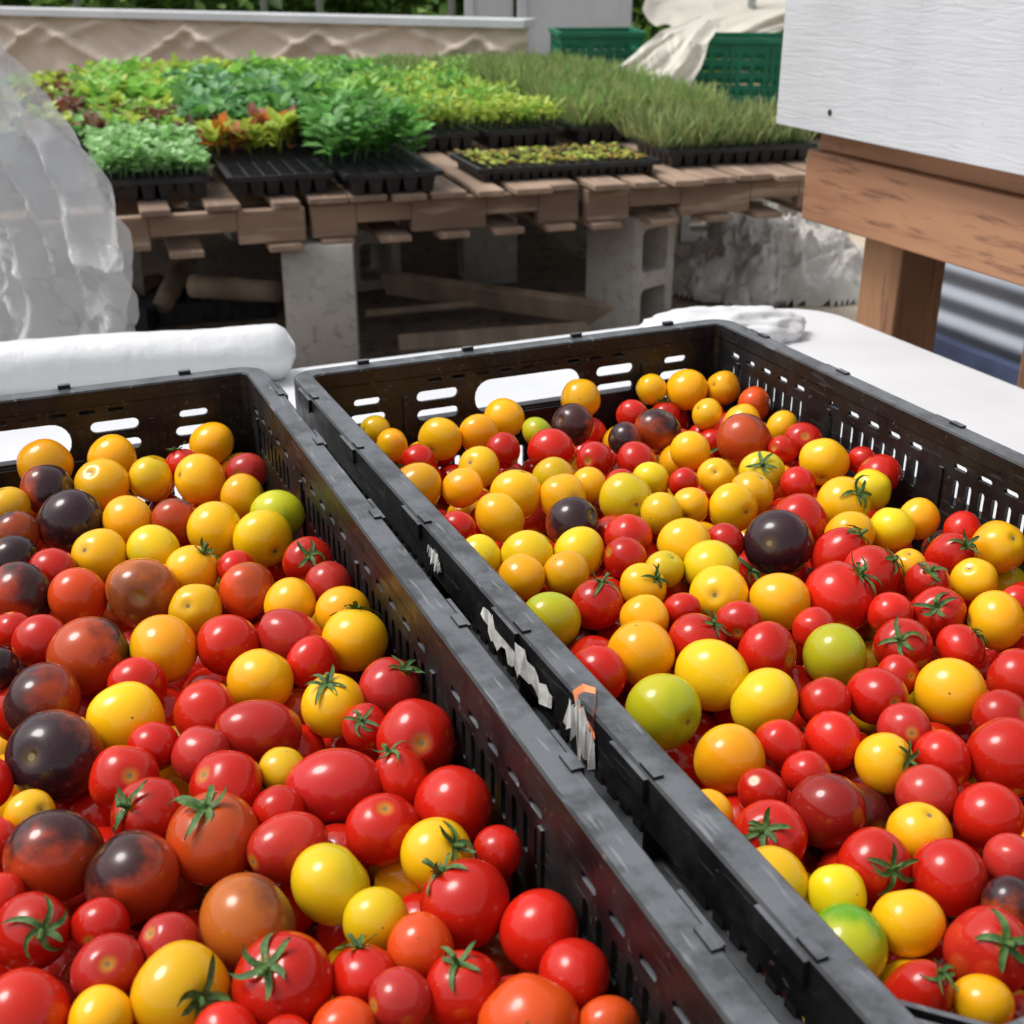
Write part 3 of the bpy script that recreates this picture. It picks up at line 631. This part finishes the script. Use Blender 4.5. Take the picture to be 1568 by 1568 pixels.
for w0,items in rowspec:
    for (a,b_,nm,cl,ht,ll,lw) in items:
        m_=max(1,round((b_-a)/.29)); 
        for k in range(m_):
            q0=a+(b_-a)*k/m_; z=tray(q0+.004,a+(b_-a)*(k+1)/m_-.004,w0,w0+.55)
        wl=.54 if w0<2 else .35
        if nm=='G': grass('onion_seedlings',a,b_,w0,w0+wl,int(6000*(b_-a)),ht,.0045,[(olv,1),((.24,.33,.12),1),((.30,.34,.14),1),((.18,.32,.09),1)],z)
        else: plants(nm,a,b_,w0+.01,w0+wl,.045,ht,11 if ll>.04 else 18,ll,lw,cl,z,1.2,.4,.65)
# ---------------------------------------------------------------- back wall of rolled plastic
p0=Vector((-4.6,8.5,0)); p1=Vector((.10,6.62,0)); d=(p1-p0); Ln=d.length; d.normalize(); nn=Vector((d.y,-d.x,0))
bm=bmesh.new(); nu,nv=420,30; Gd=[]
for j in range(nv+1):
    row=[]; t=j/nv
    for i in range(nu+1):
        s=i/nu*Ln; zz=t*.77; u_=s*2.3+.4*noise.noise(Vector((s*.8,0,5))); hgt=(1-t)/.36
        tri=abs((u_%2)-1)
        dd=hgt-(.15+.85*tri); fold=math.exp(-(dd/.10)**2)+.6*math.exp(-((hgt-(.5*(1-tri)))/.08)**2)
        a=.055*fold+.03*noise.noise(Vector((s*3,t*3,2)))+.03*abs(noise.noise(Vector((s*7+t*4,t*6,2))))+.05
        q=p0+d*s+nn*a; row.append(bm.verts.new((q.x,q.y,zz)))
    Gd.append(row)
for j in range(nv):
    for i in range(nu): bm.faces.new((Gd[j][i],Gd[j][i+1],Gd[j+1][i+1],Gd[j+1][i]))
bmobj('rolled_plastic_sidewall',bm,[M['beige']],smooth=True)
bm=bmesh.new(); box(bm,(Ln/2,-.03,.790),(Ln,.16,.04)); 
bmobj('hip_board',bm,[M['white']],frame(p0.x,p0.y,0,math.atan2(d.y,d.x)),.004)
def boardat(name,x0,x1,t,z0,z1,mat,ang=0.,th=.03):
    a=att(x0,60,t); b_=att(x1,60,t); bm=bmesh.new(); wdt=(b_-a).length
    box(bm,(0,0,(z0+z1)/2),(wdt,th,z1-z0)); 
    box(bm,(wdt/2-.03,-th*.8,(z0+z1)/2),(.05,th*.5,z1-z0)); box(bm,(-wdt/2+.03,-th*.8,(z0+z1)/2),(.05,th*.5,z1-z0)); box(bm,(0,-th*.8,z1-.04),(wdt-.12,th*.5,.06)); box(bm,(0,-th*.8,z0+.1),(wdt-.12,th*.5,.06))
    c=(a+b_)/2; bmobj(name,bm,[mat],frame(c.x,c.y,0,ang),.003)
boardat('white_greenhouse_door',792,966,7.4,0.02,2.0,M['white'])
boardat('white_greenhouse_door',712,786,7.6,0.02,2.0,M['white'])
bm=bmesh.new()
for x,t in((405,8.6),(490,8.4),(692,7.9),(760,7.7),(1150,7.2),(120,8.8),(-200,9.),(1400,7.)):
    a=att(x,20,t); bmesh.ops.create_cone(bm,cap_ends=True,segments=12,radius1=.024,radius2=.024,depth=2.2,matrix=Matrix.Translation((a.x,a.y,1.1)))
a=att(-200,20,9.);b_=att(1400,20,7.); q=Vector((0,0,1)).rotation_difference((Vector((b_.x,b_.y,0))-Vector((a.x,a.y,0))).normalized()).to_matrix().to_4x4()
bmesh.ops.create_cone(bm,cap_ends=True,segments=12,radius1=.02,radius2=.02,depth=9,matrix=Matrix.Translation(((a.x+b_.x)/2,(a.y+b_.y)/2,2.15))@q)
bmobj('greenhouse_frame',bm,[M['pipe']],smooth=True)
def green(px,py,t,w,dp,h,ang,z):
    c=att(px,py,t); bm=bmesh.new()
    H=[]
    for i in range(8):
        for j in range(4): H.append(rr((i-3.5)*w*.115,h*(.2+.19*j),w*.08,h*.10,.004,2))
    for s in(-1,1):
        addpanel(bm,[[(-w/2,0),(w/2,0),(w/2,h),(-w/2,h)]]+H,.006,Matrix.Translation((0,s*dp/2,0))@Matrix.Rotation(math.pi/2,4,'X'))
        addpanel(bm,[[(-dp/2,0),(dp/2,0),(dp/2,h),(-dp/2,h)]]+[rr((i-2.5)*dp*.15,h*(.2+.19*j),dp*.1,h*.10,.004,2) for i in range(6) for j in range(4)],.006,Matrix.Translation((s*w/2,0,0))@Matrix.Rotation(math.pi/2,4,'Z')@Matrix.Rotation(math.pi/2,4,'X'))
        box(bm,(0,s*(dp/2+.006),h),(w+.03,.022,.02)); box(bm,(s*(w/2+.006),0,h),(.022,dp-.012,.02))
        for x in(-.5,-.17,.17,.5): box(bm,(x*w,s*(dp/2+.006),h/2-.008),(.012,.008,h-.02))
    box(bm,(0,0,.006),(w-.01,dp-.01,.008))
    bmobj('green_plastic_crate',bm,[M['green']],frame(c.x,c.y,z,ang),.0015)
st=.50
green(1150,110,5.6,.50,.36,.27,-.15,st); green(912,95,6.1,.38,.34,.24,.1,st+.02)
c=att(1060,130,6.0); bm=bmesh.new(); box(bm,(0,0,st-.025),(1.7,.9,.04))
for sx in(-1,1):
    for sy in(-1,1): box(bm,(sx*.78,sy*.4,(st-.045)/2),(.08,.08,st-.046))
bmobj('wooden_potting_table',bm,[M['woodx']],frame(c.x+.1,c.y,0,.05),.004)
t=5.15
sheet('draped_plastic_sheet',[att(1062,22,5.6),att(1010,50,5.2),att(975,82,t),att(940,108,5.1)],[att(1098,38,5.5),att(1085,70,5.2),att(1075,105,t),att(1052,142,5.1)],60,60,.05,4,5.5,M['cream'],crumple=.7)
sheet('draped_plastic_sheet',[att(990,-60,7.5),att(1000,-10,7.3),att(985,10,7.1),att(1000,45,7.)],[att(1400,-80,7.5),att(1400,-10,7.3),att(1300,25,7.1),att(1150,62,6.9)],60,40,.12,4,7.5,M['cream'],crumple=.5,crs=4)
# ---------------------------------------------------------------- hedge
n_=22000
hx=rng.uniform(-7,6,n_); hz=rng.random(n_)**.8*2.6; hyy=11.0+rng.normal(0,.25,n_)-.5*np.sin(hx*1.7)+.25*hz+.3*np.sin(hx*5+hz*4)
az=rng.uniform(0,6.28,n_); D=np.stack([np.cos(az),-abs(np.sin(az)),rng.normal(0,.5,n_)],1)
cb=np.array([(.16,.32,.05),(.24,.42,.08),(.09,.19,.04),(.36,.50,.15)])[rng.integers(0,4,n_)]*rng.uniform(.6,1.4,(n_,1))
leaves('hedge',np.stack([hx,hyy,hz],1),D,rng.uniform(.08,.2,n_),rng.uniform(.05,.11,n_),cb)
bm=bmesh.new(); bmesh.ops.create_grid(bm,x_segments=60,y_segments=14,size=.5)
for v in bm.verts:
    x,y=v.co.x*14-.5,(v.co.y+.5)*2.7; v.co=Vector((x,11.6-.5*math.sin(x*1.7)+.3*y+.3*noise.noise(Vector((x*2,y*2,0))),y))
bmobj('hedge_backdrop',bm,[pm('hedge_core',(.08,.16,.035),(.13,.22,.06),4,.9,0)],smooth=True)
n_=18000
gx=rng.uniform(-6,5,n_); gy=rng.uniform(8.4,11,n_); D=np.stack([rng.normal(0,.4,n_),rng.normal(0,.4,n_),np.ones(n_)],1)
cb=np.array([(.18,.36,.06),(.26,.44,.09),(.36,.42,.17)])[rng.integers(0,3,n_)]*rng.uniform(.6,1.3,(n_,1))
leaves('grass',np.stack([gx,gy,np.zeros(n_)],1),D,rng.uniform(.25,.7,n_),np.full(n_,.035),cb)
# ---------------------------------------------------------------- white box on cedar stand
WB=frame(.414,2.075,0,ANG)
zb=CZ-.264
stand=bpy.data.objects.new('painted_wooden_cabinet',None); S.collection.objects.link(stand); stand.matrix_world=WB
def part(name,bm,mats,bevel=.002):
    ob=bmobj(name,bm,mats,None,bevel); ob.parent=stand; return ob
bm=bmesh.new(); 
box(bm,(.008,-.75,zb+.35),(.016,1.5,.70)); box(bm,(.30,-.008,zb+.35),(.566,.016,.696)); box(bm,(.30,-.75,zb+.03),(.56,1.46,.02)); box(bm,(.592,-.75,zb+.35),(.016,1.5,.70)); box(bm,(.30,-1.492,zb+.35),(.566,.016,.696)); box(bm,(.3,-.75,zb+.712),(.66,1.56,.02))
part('siding_panels',bm,[M['paint']])
bm=bmesh.new()
for y in(-.135,-.95): bmesh.ops.create_uvsphere(bm,u_segments=12,v_segments=8,radius=.0048,matrix=Matrix.Translation((-.0005,y,zb+.032))@Matrix.Diagonal((.4,1,1,1)))
part('screws',bm,[M['screw']],0)
bt=CZ-.300; bb=CZ-.407
bm=bmesh.new(); box(bm,(.055,-.76,(bt+bb)/2),(.04,1.44,bt-bb)); box(bm,(.56,-.76,(bt+bb)/2),(.04,1.44,bt-bb)); 
for y in(-.25,-.75,-1.3): box(bm,(.307,y,(bt+bb)/2),(.462,.038,bt-bb-.01))
box(bm,(.30,-.75,(bt+zb+.02)/2),(.5,1.40,zb+.02-bt-.002))
part('beams',bm,[M['beam']],.003)
bm=bmesh.new()
for x in(.125,.49):
    for y in(-.19,-1.3): box(bm,(x,y,bb/2+.02),(.089,.089,bb+.03))
part('posts',bm,[M['post']],.004)
bm=bmesh.new(); q0=Vector((.93,2.98,0)); Lc=2.6; nv=140; rows=[]
for j in range(nv+1):
    zz=.10+.60*j/nv; off=.008*math.sin(zz*2*math.pi/.062); rows.append([bm.verts.new((off,-Lc*i/12,zz)) for i in range(13)])
for j in range(nv):
    for i in range(12): bm.faces.new((rows[j][i],rows[j][i+1],rows[j+1][i+1],rows[j+1][i])).smooth=True
box(bm,(.0,-Lc/2,.715),(.05,Lc+.02,.03)); box(bm,(0,.02,.36),(.05,.04,.72)); box(bm,(.4,0,.36),(.76,.02,.72))
box(bm,(.4,-Lc/2,.60),(.76,Lc-.02,.02),1); box(bm,(-.03,-Lc/2,.17),(.03,Lc,.33),2)
bmobj('corrugated_metal_raised_bed',bm,[M['metal'],M['soil'],M['bluep']],frame(q0.x,q0.y,0,ANG),smooth=False)
# ---------------------------------------------------------------- light, world, camera
w=bpy.data.worlds.new('World'); S.world=w; w.use_nodes=True; n=w.node_tree; bg=n.nodes['Background']
sk=n.nodes.new('ShaderNodeTexSky'); sk.sky_type='NISHITA'; sk.sun_disc=False
EL,AZ=math.radians(60),math.radians(-80)
sk.sun_elevation=EL; sk.sun_rotation=AZ; sk.air_density=1.; sk.dust_density=4.
hs=n.nodes.new('ShaderNodeHueSaturation'); hs.inputs['Saturation'].default_value=.22; hs.inputs['Value'].default_value=1.25
n.links.new(sk.outputs[0],hs.inputs['Color']); n.links.new(hs.outputs[0],bg.inputs[0]); bg.inputs[1].default_value=.15
sl=bpy.data.lights.new('sun','SUN'); sl.energy=2.0; sl.angle=math.radians(22); sl.color=(1,.97,.93); so=bpy.data.objects.new('sun',sl); S.collection.objects.link(so)
dirv=Vector((math.sin(AZ)*math.cos(EL),math.cos(AZ)*math.cos(EL),math.sin(EL))); so.rotation_euler=dirv.to_track_quat('Z','Y').to_euler()
cam=bpy.data.cameras.new('camera'); co=bpy.data.objects.new('camera',cam); S.collection.objects.link(co); S.camera=co
co.location=(0,0,CZ); co.rotation_euler=(math.pi/2-TH,0,0); cam.sensor_width=36; cam.lens=36*F/1568; cam.clip_end=500; cam.clip_start=.02
cam.dof.use_dof=True; cam.dof.focus_distance=.74; cam.dof.aperture_fstop=18
S.view_settings.view_transform='Standard'; S.view_settings.look='None'; S.view_settings.exposure=0
